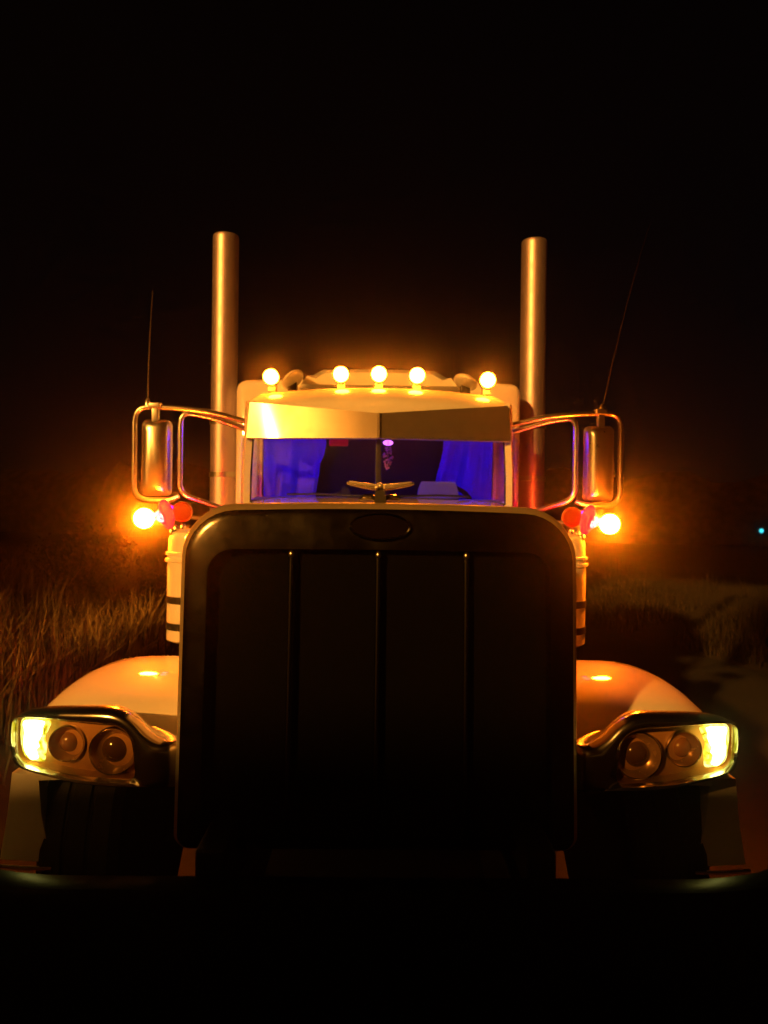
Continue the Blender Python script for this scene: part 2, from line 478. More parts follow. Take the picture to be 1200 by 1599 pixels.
# fenders
for s in (-1, 1):
    mb = MB()
    arch = [(2.44, .86), (2.43, .95), (2.455, 1.03), (2.52, 1.085), (2.63, 1.122), (2.78, 1.146), (2.93, 1.155), (3.1, 1.148), (3.27, 1.11), (3.43, 1.03), (3.56, .9), (3.63, .74), (3.66, .6)]
    xs = [-.54, -.60, -.66, -.74, -.82, -.90, -.97, -1.03, -1.09, -1.14, -1.18, -1.215, -1.24, -1.252, -1.256]
    rings = []
    cy_, cz_ = 2.98, .6
    for y, z in arch:
        row = []
        for x in xs:
            t_ = max(0, min(1, (-x - .93) / .326))
            k_ = math.sqrt(max(0, 1 - t_ ** 2.3))
            rise = .02 * max(0, 1 - (-x - .54) / .09) ** 2
            q = 1 - .27 * (1 - k_)
            row.append((s * -x if s > 0 else x, cy_ + (y - cy_) * q, cz_ + (z - cz_) * q + (rise if z > 1 else 0)))
        row.append((row[-1][0], cy_ + (y - cy_) * .70, cz_ + (z - cz_) * .70))
        row.append((row[-1][0] - s * .03, cy_ + (y - cy_) * .69, cz_ + (z - cz_) * .69))
        rings.append(row)
    mb.loft(rings, False)
    fender = mb.build('fender', M['paint'], truck, angle=60)
    # outer skirt below the lamp, down to a bright foot trim
    mb = MB()
    a0 = [(-1.262, 2.50, .86), (-1.275, 2.5, .72), (-1.30, 2.5, .56)]
    rings = []
    for (x, y, z), wd in zip(a0, (.10, .125, .185)):
        rings.append([(-s * x if s > 0 else x, y, z), ((-s * (x + wd)) if s > 0 else x + wd, y - .02, z), ((-s * (x + wd)) if s > 0 else x + wd, y + .03, z), (-s * x if s > 0 else x, y + .35, z)])
    mb.loft(rings, True, True, True)
    skirt = mb.build('skirt', M['paint'], fender, angle=30)
    MB().tube([(s * 1.30, 2.47, .552), (s * 1.2, 2.455, .552), (s * 1.10, 2.455, .552)], .007, 8).build('trim', M['chrome'], fender)
    # inner splash panel beside the hood
    mb = MB(); mb.loft([[(s * .62, y, .86), (s * .66, y, .70), (s * .78, y, .55)] for y in (2.5, 2.8, 3.2, 3.6)], False)
    mb.build('splash_panel', M['paint'], fender)
    # wheel
    mb = MB()
    wx = 1.03
    mb.lathe([(.30, -.13), (.42, -.145), (.49, -.14), (.515, -.11), (.52, -.05), (.512, -.045), (.512, -.035), (.52, -.03), (.52, .03), (.512, .035), (.512, .045), (.52, .05), (.515, .11), (.49, .14), (.42, .145), (.30, .13)], (s * wx, 2.98, .52), 'X', 40)
    wheel = mb.build('wheel', M['rubber'], truck, angle=30)
    mb = MB(); mb.lathe([(.299, -.12), (.299, .125), (.27, .12), (.25, .05), (.12, .03), (.11, .10), (.03, .12), (.02, .121)] if s > 0 else
                        [(.02, -.121), (.03, -.12), (.11, -.10), (.12, -.03), (.25, -.05), (.27, -.12), (.299, -.125), (.299, .12)], (s * wx, 2.98, .52), 'X', 36)
    mb.build('rim', M['satin'], wheel)

# headlight pods, measured on the left one and mirrored
def pod_depth(x): 
    t_ = max(0, (abs(x) - .72) / .44)
    return 2.16 + .10 * t_ ** 1.5 + (.06 * max(0, (t_ - .8) / .2) ** 2)
def pt(px, py):
    p = at(px, py, 2.2)
    for _ in range(4): p = at(px, py, pod_depth(p.x))
    return p
def smooth_loop(pts, n_=6):
    out = []; N = len(pts)
    for i in range(N):
        p0, p1, p2, p3 = (Vector(pts[(i + j - 1) % N]) for j in range(4))
        for k in range(n_):
            t_ = k / n_
            out.append(0.5 * ((2 * p1) + (p2 - p0) * t_ + (2 * p0 - 5 * p1 + 4 * p2 - p3) * t_ ** 2 + (3 * p1 - p0 - 3 * p2 + p3) * t_ ** 3))
    return out
# paired control points: (lens outline, bezel outline)
pairs = [((27, 1128), (24, 1122)), ((32, 1119), (36, 1112)), ((48, 1118), (56, 1107)), ((85, 1121), (90, 1105.5)), ((125, 1125), (130, 1105)), ((160, 1128), (168, 1105)),
         ((182, 1131), (192, 1110)), ((197, 1139), (214, 1124)), ((206, 1151), (236, 1146)), ((210, 1168), (258, 1158)), ((212, 1188), (282, 1162)),
         ((213, 1206), (286, 1196)), ((209, 1214), (280, 1229)), ((195, 1216), (235, 1229)), ((160, 1214), (175, 1227)), ((120, 1210), (125, 1221)), ((80, 1201), (80, 1210)),
         ((50, 1193), (46, 1200)), ((34, 1183), (28, 1188)), ((27, 1160), (23, 1160))]
lens2 = smooth_loop([(*a, 0) for a, _ in pairs]); bez2 = smooth_loop([(*b_, 0) for _, b_ in pairs])
LENS = [pt(p.x, p.y) for p in lens2]; BEZ = [pt(p.x, p.y) for p in bez2]
def mir(p, s): return Vector((p.x if s < 0 else -p.x, p.y, p.z))
cen = sum(LENS, Vector()) / len(LENS)
def grid_fill(loop, zc, n_=7, dy=0.0, bulge=0.0):
    """Concentric rings from an outline to its centre, following the pod's curved front."""
    rings = []
    for i in range(n_):
        k_ = 1 - i / (n_ - 1) * .98
        rings.append([Vector((zc.x + (p.x - zc.x) * k_, 0, zc.z + (p.z - zc.z) * k_)) for p in loop])
    for r_, i in zip(rings, range(n_)):
        for p in r_: p.y = pod_depth(p.x) + dy - bulge * (1 - (1 - i / (n_ - 1)) ** 2)
    return rings
for s in (-1, 1):
    f = lambda ps: [mir(p, s) for p in ps]
    def off(ps, dy, k_=1.0, zc=None): 
        zc = zc or cen
        return [Vector((zc.x + (p.x - zc.x) * k_, p.y + dy, zc.z + (p.z - zc.z) * k_)) for p in ps]
    mid = [l * .45 + b_ * .55 for l, b_ in zip(LENS, BEZ)]
    q1 = [l * .8 + b_ * .2 for l, b_ in zip(LENS, BEZ)]
    mb = MB()
    mb.loft([f(off(LENS, .02)), f(off(LENS, -.006)), f(off(q1, -.018)), f(off(mid, -.02)), f(off([m_ * .4 + b_ * .6 for m_, b_ in zip(mid, BEZ)], -.012)), f(off(BEZ, .012)), f(off(BEZ, .03, .985)), f(off(BEZ, .07, .93)), f(off(BEZ, .13, .8)), f(off(BEZ, .2, .6))], True, False, True)
    pod = mb.build('headlight', M['podchrome'], truck, angle=50)
    # reflector cavity behind the cover
    mb = MB()
    mb.loft([f(off(LENS, .006, .995)), f(off(LENS, .05, .97))] + [f(r_) for r_ in grid_fill(off(LENS, 0, .97), cen, 6, .05)], True, False, True)
    mb.build('reflector', M['cavity'], pod, angle=60)
    # two round lamps
    for (px, py, r_) in ((100, 1165, .053), (178, 1172, .069)):
        c = mir(at(px, py, 2.2), s); y0 = pod_depth(c.x) + .047
        mb = MB()
        mb.lathe([(r_ * 1.03, 0), (r_ * 1.05, -.010), (r_ * .99, -.014), (r_ * .93, -.010), (r_ * .86, .0), (r_ * .6, .012), (r_ * .3, .018), (.0, .02)], (c.x, y0 - .004, c.z), 'Y', 36, False)
        lamp = mb.build('lamp_bowl', M['bowl'], pod, angle=50)
        mb = MB()
        mb.lathe([(r_ * .6, .03), (r_ * .6, .008), (r_ * .55, .0), (r_ * .4, -.008), (r_ * .2, -.013), (0, -.014)], (c.x, y0 - .002, c.z), 'Y', 28)
        mb.build('projector_lens', M['lensglass'] if r_ > .06 else M['amberglass'], pod)
        mb = MB()
        mb.lathe([(r_ * 1.0, -.014), (r_ * 1.035, -.018), (r_ * 1.07, -.013), (r_ * 1.07, .0)], (c.x, y0 - .004, c.z), 'Y', 36, False)
        mb.build('lamp_ring', M['chrome'], pod)
        mb = MB()
        mb.tube([(c.x + r_ * .75 * math.cos(a), y0 + .004, c.z + r_ * .75 * math.sin(a)) for a in [R(200 + 12 * k) if s < 0 else R(340 - 12 * k) for k in range(10)]], .0022, 6)
        mb.build('reflector_rib', M['chrome'], pod)
    # lit turn signal in the outer end
    tl = [(29, 1130), (36, 1122.5), (50, 1122), (68, 1125), (78, 1128), (74, 1140), (69, 1152), (71, 1165), (70, 1178), (68, 1190), (55, 1190), (42, 1186), (34, 1178), (30, 1162), (28, 1145)]
    TL = [pt(p.x, p.y) for p in smooth_loop([(*a, 0) for a in tl], 4)]
    zc = sum(TL, Vector()) / len(TL)
    mb = MB()
    mb.loft([f(r_) for r_ in grid_fill(TL, zc, 7, .022, .012)], True, False, True)
    mb.build('turn_signal', M['turn'], pod, fix=True)
    tb = [(38, 1125.5), (52, 1124.5), (69, 1127), (67, 1136), (66, 1146), (61, 1157), (62, 1166), (58, 1176), (60, 1184), (50, 1187), (43, 1181), (37, 1170), (36, 1155), (37, 1140), (35, 1132)]
    TB = [pt(p.x, p.y) for p in smooth_loop([(*a, 0) for a in tb], 4)]
    zc = sum(TB, Vector()) / len(TB)
    mb = MB(); mb.loft([f(r_) for r_ in grid_fill(TB, zc, 5, .014, .008)], True, False, True)
    mb.build('turn_bulb', M['turncore'], pod)
    # clear cover
    mb = MB(); mb.loft([f(r_) for r_ in grid_fill(off(LENS, 0, 1.0), cen, 8, -.004, .004)], True, False, True)
    mb.build('cover', M['cover'], pod)

# cab -------------------------------------------------------------
mb = MB()
st = [(4.12, .70, 2.335, .01), (4.125, .72, 2.375, .03), (4.13, .735, 2.405, .05), (4.15, .765, 2.43, .08), (4.2, .79, 2.465, .11), (4.28, .81, 2.505, .13), (4.4, .825, 2.537, .14), (4.6, .835, 2.556, .14), (5.12, .84, 2.56, .14)]
def vee(y, x): return y + .13 * (abs(x) / .8) ** 1.6 * max(0, (4.7 - y) / .57) - .05 * max(0, (4.7 - y) / .57)
mb.loft([[(x, vee(y, x), z) for x, y, z in ring(rrect(hw, zt, 2.31, r, .02, .045), y)] for y, hw, zt, r in st], True, True, True)
roof = mb.build('cab_roof', M['paint'], truck, angle=60)
for s in (-1, 1):
    mb = MB()
    mb.box(*sorted((s * .80, s * .84)), 4.3, 5.13, 1.0, 1.86, .01)
    mb.box(*sorted((s * .80, s * .838)), 4.98, 5.13, 1.85, 2.33, .008)
    door = mb.build('door', M['paint'], truck)
    MB().box(*sorted((s * .812, s * .82)), 4.3, 4.985, 1.85, 2.325).build('side_window', M['glass'], door)
    mb = MB()     # A pillar
    mb.loft([[(s * (x + .0), y, z), (s * (x + .035), y - .01, z), (s * (x + .055), y + .03, z), (s * (x + .055), y + .1, z), (s * (x + .02), y + .1, z)] for x, y, z in ((.742, 4.15, 1.78), (.742, 4.16, 2.0), (.735, 4.18, 2.2), (.73, 4.2, 2.42))], True, True, True)
    mb.build('pillar', M['paint'], truck, angle=50)
    # windscreen pane with a black gasket
    mb = MB()
    a, b_, c, d = Vector((s * .012, 4.02, 1.83)), Vector((s * .742, 4.165, 1.83)), Vector((s * .735, 4.205, 2.335)), Vector((s * .012, 4.065, 2.325))
    mb.add([a, b_, c, d], [(0, 1, 2, 3)])
    pane = mb.build('windscreen', M['glass'], truck)
    mb = MB(); mb.tube([d, a, b_, c], .011, 8)
    mb.build('gasket', M['vinyl'], pane)
    # wiper parked along the foot of the pane
    mb = MB(); mb.tube([(s * .08, 4.0, 1.868), (s * .35, 4.06, 1.878), (s * .52, 4.1, 1.874)], .006, 6)
    mb.build('wiper', M['dark'], pane)
    # sun visor half: a bowed stainless strip with a folded outer end
    mb = MB()
    N = 12; top = []; bot = []
    for i in range(N + 1):
        t_ = i / N; bow = -.003 * 4 * t_ * (1 - t_)
        x = s * (.006 + .742 * t_)
        top.append(Vector((x, 4.005 + .150 * t_ + bow, 2.332 + .074 * t_)))
        bot.append(Vector((x * (1 + .02 * t_), 3.945 + .194 * t_ + bow, 2.186 + .012 * t_)))
    top.append(Vector((s * .752, 4.30, 2.41))); bot.append(Vector((s * .774, 4.27, 2.20)))
    bk = lambda ps: [p + Vector((0, .006, 0)) for p in ps]
    lip = [p + Vector((0, .012, -.006)) for p in bot]
    mb.loft([bk(bk(top)), top, bot, lip], False)
    mb.build('visor', M['visor'], truck, angle=30)
MB().tube([(0, 3.999, 2.330), (0, 3.938, 2.184)], .009, 8).build('visor_seam', M['visor'], truck)
MB().box(-.016, .016, 4.015, 4.05, 1.83, 2.30, .005).build('windscreen_post', M['band'], truck)
MB().box(-.80, .80, 4.22, 4.34, .9, 1.80).build('firewall', M['dark'], truck)
MB().box(-.80, .80, 4.3, 5.14, .88, .97).build('cab_floor', M['dark'], truck)

# roof marker lamps
for (x, y, z) in ((-.667, 4.42, 2.603), (-.236, 4.4, 2.621), (-.003, 4.4, 2.626), (.232, 4.4, 2.621), (.67, 4.42, 2.603)):
    mb = MB()
    mb.lathe([(.05, 0), (.052, .012), (.05, .05), (.042, .10), (.028, .15), (.006, .175)], (x, y, z), 'Y', 24)
    l = mb.build('roof_lamp', M['chrome'], truck)
    MB().box(x - .025, x + .025, y + .02, y + .12, z - .085, z - .03, .008).build('mount', M['paint'], l)
    mb = MB(); mb.lathe([(.046, .004), (.046, -.012), (.04, -.028), (.026, -.038), (.004, -.042)], (x, y, z), 'Y', 24)
    mb.build('lens', M['amber'], l)

# sleeper ---------------------------------------------------------
mb = MB()
mb.loft([ring(rrect(hw, zt, .9, r, .05, .02), y) for y, hw, zt, r in ((5.16, .99, 2.70, .06), (5.18, 1.02, 2.73, .07), (5.22, 1.032, 2.742, .075), (6.7, 1.035, 2.76, .08))], True, True, True)
sleeper = mb.build('sleeper', M['paint'], truck, angle=50)
mb = MB()
def fair(y, hw, zt): return [(-hw - .10, y, 2.66), (-hw - .06, y, 2.72), (-hw, y, zt - .05), (-hw + .07, y, zt - .01), (0, y, zt), (hw - .07, y, zt - .01), (hw, y, zt - .05), (hw + .06, y, 2.72), (hw + .1, y, 2.66)]
mb.loft([fair(y, hw, zt) for y, hw, zt in ((4.98, .44, 2.75), (5.06, .46, 2.79), (5.2, .49, 2.812), (5.6, .52, 2.83), (6.5, .54, 2.84))], True, True, True)
mb.build('roof_fairing', M['paint'], sleeper, angle=40)
# air horns on the cab roof
for s in (-1, 1):
    mb = MB()
    x = s * .585; rot = Matrix.Rotation(R(-38 if s < 0 else 25), 3, 'Y')
    mb.ball((x - .0, 4.86, 2.668), .085, .19, .036, rot=rot)
    horn = mb.build('air_horn', M['paint'], truck)
    MB().box(x - .03, x + .03, 4.82, 4.92, 2.54, 2.65, .006).build('mount', M['dark'], horn)

# exhaust stacks
for s in (-1, 1):
    X, Y, r_ = s * 1.183, 5.5, .098
    mb = MB()
    mb.lathe([(r_, .6), (r_, 3.80), (r_, 3.85), (r_ * .985, 3.868), (r_ * .94, 3.876), (r_ * .9, 3.868), (r_ * .9, 3.2)], (X, Y, 0), 'Z', 40)
    stack = mb.build('exhaust_stack', M['stack'], truck, angle=60)
    for z in (2.05, 2.45):
        mb = MB(); mb.lathe([(r_ + .001, z - .02), (r_ + .008, z - .018), (r_ + .008, z + .018), (r_ + .001, z + .02)], (X, Y, 0), 'Z', 32)
        mb.box(*sorted((s * 1.03, s * 1.09)), Y - .02, Y + .02, z - .015, z + .015)
        mb.build('clamp', M['satin'], stack)

# mirrors
for s in (-1, 1):
    q = lambda *a: [(s * x, y, z) for x, y, z in a]
    mb = MB()
    mb.tube(arcpath(q((.80, 4.34, 2.315), (1.0, 4.31, 2.365), (1.19, 4.3, 2.385), (1.458, 4.3, 2.392), (1.458, 4.3, 1.833), (1.25, 4.3, 1.833), (1.19, 4.3, 1.86)), .09), .0165, 10)
    mb.tube(arcpath(q((.80, 4.36, 2.27), (1.0, 4.33, 2.335), (1.185, 4.3, 2.365), (1.185, 4.3, 1.872), (.86, 4.32, 1.765)), .07), .0165, 10)
    bracket = mb.build('mirror_bracket', M['satin'], truck)
    mb = MB(); mb.box(*sorted((s * 1.30, s * 1.37)), 4.27, 4.33, 2.38, 2.415, .008); mb.box(*sorted((s * 1.315, s * 1.355)), 4.28, 4.32, 2.30, 2.39, .006)
    mb.build('clamp', M['satin'], bracket)
    # mirror head: convex stainless back, glass to the rear
    mb = MB()
    def mh(inset, y): return [(s * 1.335 + x, y, z) for x, z in rrect(.086 - inset, 2.318 - inset, 1.86 + inset, .035, .03)]
    mb.loft([mh(0, 4.36), mh(0, 4.32), mh(.006, 4.295), mh(.022, 4.275), mh(.05, 4.262)], True, False, True)
    head = mb.build('mirror_head', M['satin'], bracket, angle=60)
    MB().loft([mh(.004, 4.361), mh(.006, 4.364)], True, True, True).build('mirror_glass', M['chrome'], bracket)

# whip antennas on the mirror brackets
for (a, b_) in (((-1.383, 4.3, 2.395), (-1.361, 4.3, 3.085)), ((1.343, 4.3, 2.40), (1.62, 4.3, 3.545))):
    a, b_ = Vector(a), Vector(b_)
    mb = MB()
    bend = Vector((0.03 if a.x > 0 else .012, 0, 0))
    mb.tube([a + (b_ - a) * t_ - bend * 4 * t_ * (1 - t_) * .5 for t_ in [i / 12 for i in range(13)]], [.0055 - .003 * i / 12 for i in range(13)], 8)
    ant = mb.build('antenna', M['dark'] if False else M['band'], truck)
    mb = MB(); mb.lathe([(.012, 0), (.02, .008), (.018, .03), (.008, .05)], (a.x, a.y, a.z - .005), 'Z', 14)
    mb.build('antenna_base', M['satin'], ant)

# air cleaners on the cowl
for s in (-1, 1):
    X, Y, r_ = s * .985, 3.9, .148
    mb = MB()
    mb.lathe([(r_ * .85, 1.07), (r_, 1.085), (r_, 1.50), (r_ + .012, 1.503), (r_ + .012, 1.518), (r_, 1.522), (r_, 1.535), (r_ + .010, 1.538), (r_ + .010, 1.552), (r_ * .98, 1.556), (r_ * .97, 1.62), (r_ * .9, 1.655), (r_ * .6, 1.675), (0, 1.68)], (X, Y, 0), 'Z', 44)
    ac = mb.build('air_cleaner', M['paint'], truck, angle=35)
    for z in (1.16, 1.30):
        MB().lathe([(r_ - .002, z - .02), (r_ + .004, z - .018), (r_ + .004, z + .018), (r_ - .002, z + .02)], (X, Y, 0), 'Z', 44).build('strap', M['band'], ac)
    for dx, dz in ((.11, .0), (.085, .03), (.05, .05)):
        mb = MB(); mb.ball((X + s * dx, Y - .07, 1.655 + dz * .6), .014, .014, .02)
        mb.build('wing_nut', M['chrome'], ac)
    for z in (1.2, 1.45): MB().box(*sorted((s * .70, s * .86)), 3.86, 3.94, z, z + .04).build('mount', M['dark'], ac)

# side lamps between air cleaner and mirror
for s in (-1, 1):
    mb = MB()
    mb.tube(arcpath([(s * .86, 4.12, 1.72), (s * 1.05, 4.08, 1.735), (s * 1.14, 4.04, 1.745), (s * 1.29, 4.03, 1.728)], .05), .011, 8)
    arm = mb.build('side_lamp', M['satin'], truck)
    mb = MB(); mb.lathe([(.06, .03), (.062, .015), (.058, 0)], (s * 1.296, 3.99, 1.728), 'Y', 24)
    mb.build('housing', M['chrome'], arm)
    mb = MB(); mb.ball((s * 1.296, 3.985, 1.728), .055, .04, .055)
    mb.build('amber_lens', M['amber_side'], arm)
    # red bullet lens set beside it, its face turned outward, with a hot core
    rot = Matrix.Rotation(R(s * 14), 3, 'Y')
    mb = MB(); mb.ball((s * 1.172, 3.985, 1.752), .040, .055, .085, rot=rot)
    mb.build('red_lens', M['redlens'], arm)
    mb = MB(); mb.ball((s * 1.192, 3.94, 1.738), .022, .012, .036, rot=Matrix.Rotation(R(s * 25), 3, 'Y'))
    mb.build('red_core', M['redcore'], arm)
    mb = MB(); mb.lathe([(.05, 0), (.046, .016), (.03, .026), (.004, .03)], (s * 1.185, 4.06, 1.755), 'Y', 24)
    mb.build('red_rear_lens', M['redrear'], arm)
    mb = MB(); mb.lathe([(.0, 0), (.05, .002), (.058, .012), (.058, .03), (.04, .05)], (s * 1.10, 4.03, 1.765), 'Y', 28)
    mb.build('orange_lens', M['orangelens'], arm)

# chassis that shows under the cab from the side
for s in (-1, 1):
    MB().box(*sorted((s * .40, s * .48)), 1.9, 8.2, .62, .88, .01).build('frame_rail', M['dark'], truck)
    mb = MB(); mb.lathe([(.0, 4.35), (.28, 4.37), (.31, 4.40), (.31, 5.95), (.28, 5.98), (0, 6.0)], (s * .93, 0, .62), 'Y', 36)
    tank = mb.build('fuel_tank', M['satin'], truck, angle=40)
    for y in (4.7, 5.6):
        MB().lathe([(.311, y - .03), (.316, y - .028), (.316, y + .028), (.311, y + .03)], (s * .93, 0, .62), 'Y', 36).build('strap', M['band'], tank)
    for y in (7.0, 8.25):
        MB().lathe([(.28, -.26), (.47, -.28), (.515, -.25), (.52, 0), (.515, .25), (.47, .28), (.28, .26)], (s * .93, y, .52), 'X', 32).build('drive_wheel', M['rubber'], truck)

# cab interior ------------------------------------------------------
MB().box(-.80, .80, 5.12, 5.14, .97, 2.40).build('dark_opening', M['vinyl'], truck)  # black sheet standing for the unlit opening into the sleeper
mb = MB()
mb.loft([[(-.74, y, z), (-.3, y - .03, z + .006), (.0, y - .05, z), (.35, y - .03, z + .004), (.74, y, z)] for y, z in ((4.16, 1.80), (4.24, 1.845), (4.36, 1.862), (4.44, 1.85), (4.46, 1.6))], False)
mb.build('dashboard', M['dash'], truck)
def curtain(name, s, edge):
    mb = MB(); rings = []
    for j in range(17):
        z = 1.45 + .95 * j / 16
        row = []
        for i in range(61):
            t_ = i / 60
            xo = .79; xi = edge(z)
            x = xo + (xi - xo) * t_
            y = 4.98 + .022 * math.sin(t_ * 13 + 1.1 * math.sin(z * 5)) + .006 * math.sin(t_ * 31 + z * 7) + .03 * math.sin(t_ * 6 + z * 2)
            row.append((s * x, y, z))
        rings.append(row)
    mb.loft(rings, False)
    return mb.build(name, M['cloth'], truck)
curtain('curtain', -1, lambda z: .36 + .12 * max(0, min(1, (2.2 - z) / .3)) - .05 * math.sin(max(0, min(1, (z - 1.6) / .5)) * PI))
curtain('curtain', 1, lambda z: .42 + .03 * math.sin(z * 9))
for s in (-1, 1):
    mb = MB()
    mb.box(s * .47 - .22, s * .47 + .22, 4.72, 4.86, 1.35, 1.82, .05); mb.box(s * .47 - .24, s * .47 + .24, 4.5, 4.8, 1.28, 1.42, .05)
    mb.build('seat', M['vinyl'], truck)
mb = MB(); mb.lathe([(.0, 0), (.05, .0), (.055, .012), (.05, .02), (0, .021)], (-.52, 4.55, 2.288), 'Z', 24); mb.build('dome_lamp', M['blue'], truck)
mb = MB(); mb.lathe([(.0, 0), (.05, .0), (.055, .012), (.05, .02), (0, .021)], (.50, 4.55, 2.288), 'Z', 24); mb.build('dome_lamp', M['blue'], truck)
mb = MB(); mb.ball((.055, 4.2, 2.186), .03, .012, .016); mb.build('violet_lamp', M['violet'], truck)
mb = MB(); mb.box(-.31, -.19, 4.5, 4.52, 2.19, 2.25, .01); mb.build('warning_lamp', M['redled'], truck)
mb = MB()
mb.lathe([(.175, -.012), (.19, 0), (.175, .012), (.16, 0), (.175, -.012)], (0, 0, 0), 'Z', 32, False)
wheel_o = mb.build('steering_wheel', M['vinyl'], truck, loc=(.42, 4.52, 1.80)); wheel_o.rotation_euler = (R(-55), 0, 0)

# things inside the cab
bx = thing('box', (.36, 4.33, 1.866), 'pale box standing on the right of the dashboard', 'box')
mb = MB(); mb.loft([[(x * k_, y, z) for x, y in ((-.115, -.05), (.115, -.05), (.115, .05), (-.115, .05))] for z, k_ in ((.0, 1.08), (.06, 1.0), (.10, .86))], True, True, True)
o = mb.build('carton', M['paper'], bx, angle=20); o.location = (0, 0, 0)
pp = MB().add([(-.15, -.06, 0), (.13, -.07, 0), (.15, .05, .004), (-.13, .06, .002), (-.15, -.06, .003), (.13, -.07, .003), (.15, .05, .007), (-.13, .06, .005)], [(0, 3, 2, 1), (4, 5, 6, 7), (0, 1, 5, 4), (1, 2, 6, 5), (2, 3, 7, 6), (3, 0, 4, 7)]).build('paper', M['paper'], None, loc=(.30, 4.22, 1.863))
tag(pp, 'sheet of paper lying before the box on the dashboard', 'paper')
mb = MB()
for i in range(46):
    a = random.random() * 2 * PI; h = random.random()
    rr_ = .028 * (1 - abs(h - .45) * 1.3)
    mb.ball((.055 + rr_ * math.cos(a), 4.18 + rr_ * math.sin(a), 2.16 - .13 * h), .0065, seg=8)
mb.tube([(.055, 4.18, 2.2), (.055, 4.18, 2.03)], .002, 6)
tag(mb.build('pendant', M['bead'], None), 'purple beaded pendant hanging behind the middle of the windscreen', 'pendant')

# ------------------------------------------------------------------ verge plants
def blades(name, n_, place, hmin, hmax, material, lean=.35, label=None):
    V, F = [], []
    for _ in range(n_):
        p = place()
        if p is None: continue
        x, y, z, hs = p
        h = random.uniform(hmin, hmax) * hs; wd = random.uniform(.0025, .0065) * (1 + h)
        a = random.random() * 2 * PI; la = random.random() * 2 * PI; ll = random.random() * lean * h
        dx, dy = math.cos(a) * wd, math.sin(a) * wd
        lx, ly = math.cos(la) * ll, math.sin(la) * ll
        if random.random() < .12: lx *= 2.2; ly *= 2.2; h *= .7
        o = len(V)
        V += [(x - dx, y - dy, z), (x + dx, y + dy, z), (x + lx * .35 + dx * .8, y + ly * .35 + dy * .8, z + h * .6), (x + lx * .35 - dx * .8, y + ly * .35 - dy * .8, z + h * .6), (x + lx, y + ly, z + h)]
        F += [(o, o + 1, o + 2, o + 3), (o + 3, o + 2, o + 4)]
    mb = MB(); mb.v = V; mb.f = F
    o = mb.build(name, material, None, fix=False)
    return tag(o, label, 'grass', kind='stuff')
def dry_place():
    y = random.uniform(5.0, 12.5); x = random.uniform(-6.2, -2.5)
    k_ = mnoise.noise(Vector((x * 1.1, y * 1.1, 3)))
    if k_ < -.12 or x > -2.35 - .02 * y - .4 * max(0, (7 - y) / 3): return None
    return x, y, verge_z(x, y) - .01, .65 + .9 * max(0, k_ + .1) + .12 * max(0, 4 - abs(-4.2 - x))
blades('dry_grass', 34000, dry_place, .22, .8, M['drygrass'], .5, 'tall dry grass standing along the left roadside')
def low_place():
    y = random.uniform(3.0, 20); x = left_edge(y) - .05 - abs(random.gauss(0, 2.2))
    return x, y, verge_z(x, y) - .01, .5 + .6 * random.random()
blades('verge_grass', 9000, low_place, .12, .4, M['unlitgrass'], .7, 'short grass covering the left verge, darkness put into its colour')
def right_place():
    y = random.uniform(5.0, 20); x = right_edge(y) + .05 + abs(random.gauss(0, 2.0))
    k_ = mnoise.noise(Vector((x * .9, y * .9, 9)))
    if k_ < -.15: return None
    return x, y, rverge_z(x, y) - .01, .6 + 1.2 * max(0, k_)
blades('roadside_grass', 9000, right_place, .15, .5, M['unlitgrass'], .6, 'short grass along the right roadside, darkness put into its colour')

def shrub(x, y, h, w_, label, n_=1500):
    z0 = verge_z(x, y)
    t_ = thing('shrub', (x, y, z0), label, 'shrub', None)
    stems = MB(); V, F = [], []
    tips = []
    for i in range(26):
        a = random.random() * 2 * PI; sp = random.uniform(.15, 1) * w_; hh = h * random.uniform(.55, 1) * (1 - .25 * (sp / w_) ** 2)
        tip = Vector((math.cos(a) * sp, math.sin(a) * sp, hh)); mid_ = Vector((tip.x * .35, tip.y * .35, hh * .55))
        stems.tube([(tip.x * .04, tip.y * .04, -.05), mid_, tip], [.016, .01, .003], 5); tips.append((mid_, tip))
    for i in range(n_):
        m0, tp = random.choice(tips); k_ = random.random() ** .7
        c = m0.lerp(tp, k_) + Vector((random.gauss(0, .09), random.gauss(0, .09), random.gauss(0, .08)))
        d = Vector((random.gauss(0, 1), random.gauss(0, 1), random.gauss(.5, .8))).normalized(); u = d.cross(Vector((random.gauss(0, 1), random.gauss(0, 1), random.gauss(0, 1)))).normalized()
        L = random.uniform(.03, .07); W = L * .25; o = len(V)
        V += [c, c + d * L * .5 + u * W, c + d * L, c + d * L * .5 - u * W]; F.append((o, o + 1, o + 2, o + 3))
    o = stems.build('stem', M['bark'], t_); o.location = (0, 0, 0)
    cr = MB(); cr.v = [tuple(v) for v in V]; cr.f = F
    o = cr.build('foliage', M['leaf'], t_, fix=False); o.location = (0, 0, 0)
    return t_
shrub(-3.75, 8.9, 1.5, .85, 'tallest feathery shrub behind the dry grass at the left', 5200)
shrub(-2.75, 9.6, 1.05, .7, 'lower feathery shrub nearest the truck beyond the dry grass', 3200)

# far-off wood added to hide the lit ground at the horizon
mb = MB(); rows = []
for i in range(181):
    x = -90 + i; y = 40 + 3 * math.sin(i * .21)
    h = 4.0 + 1.3 * mnoise.noise(Vector((x * .23, 1, 0))) + 1.3 * mnoise.noise(Vector((x * .9, 4, 0)))
    rows.append([(x, y - 1.2, -.35), (x + .3 * math.sin(i), y - 1.6, h * .4), (x, y - .8, h * .8), (x, y, h), (x, y + 2, h * .7), (x, y + 2.5, -.35)])
mb.loft(rows, False)
tag(mb.build('added_far_wood', M['leaf']), 'far-off wood added along the horizon to hide lit ground', 'wood', kind='stuff')

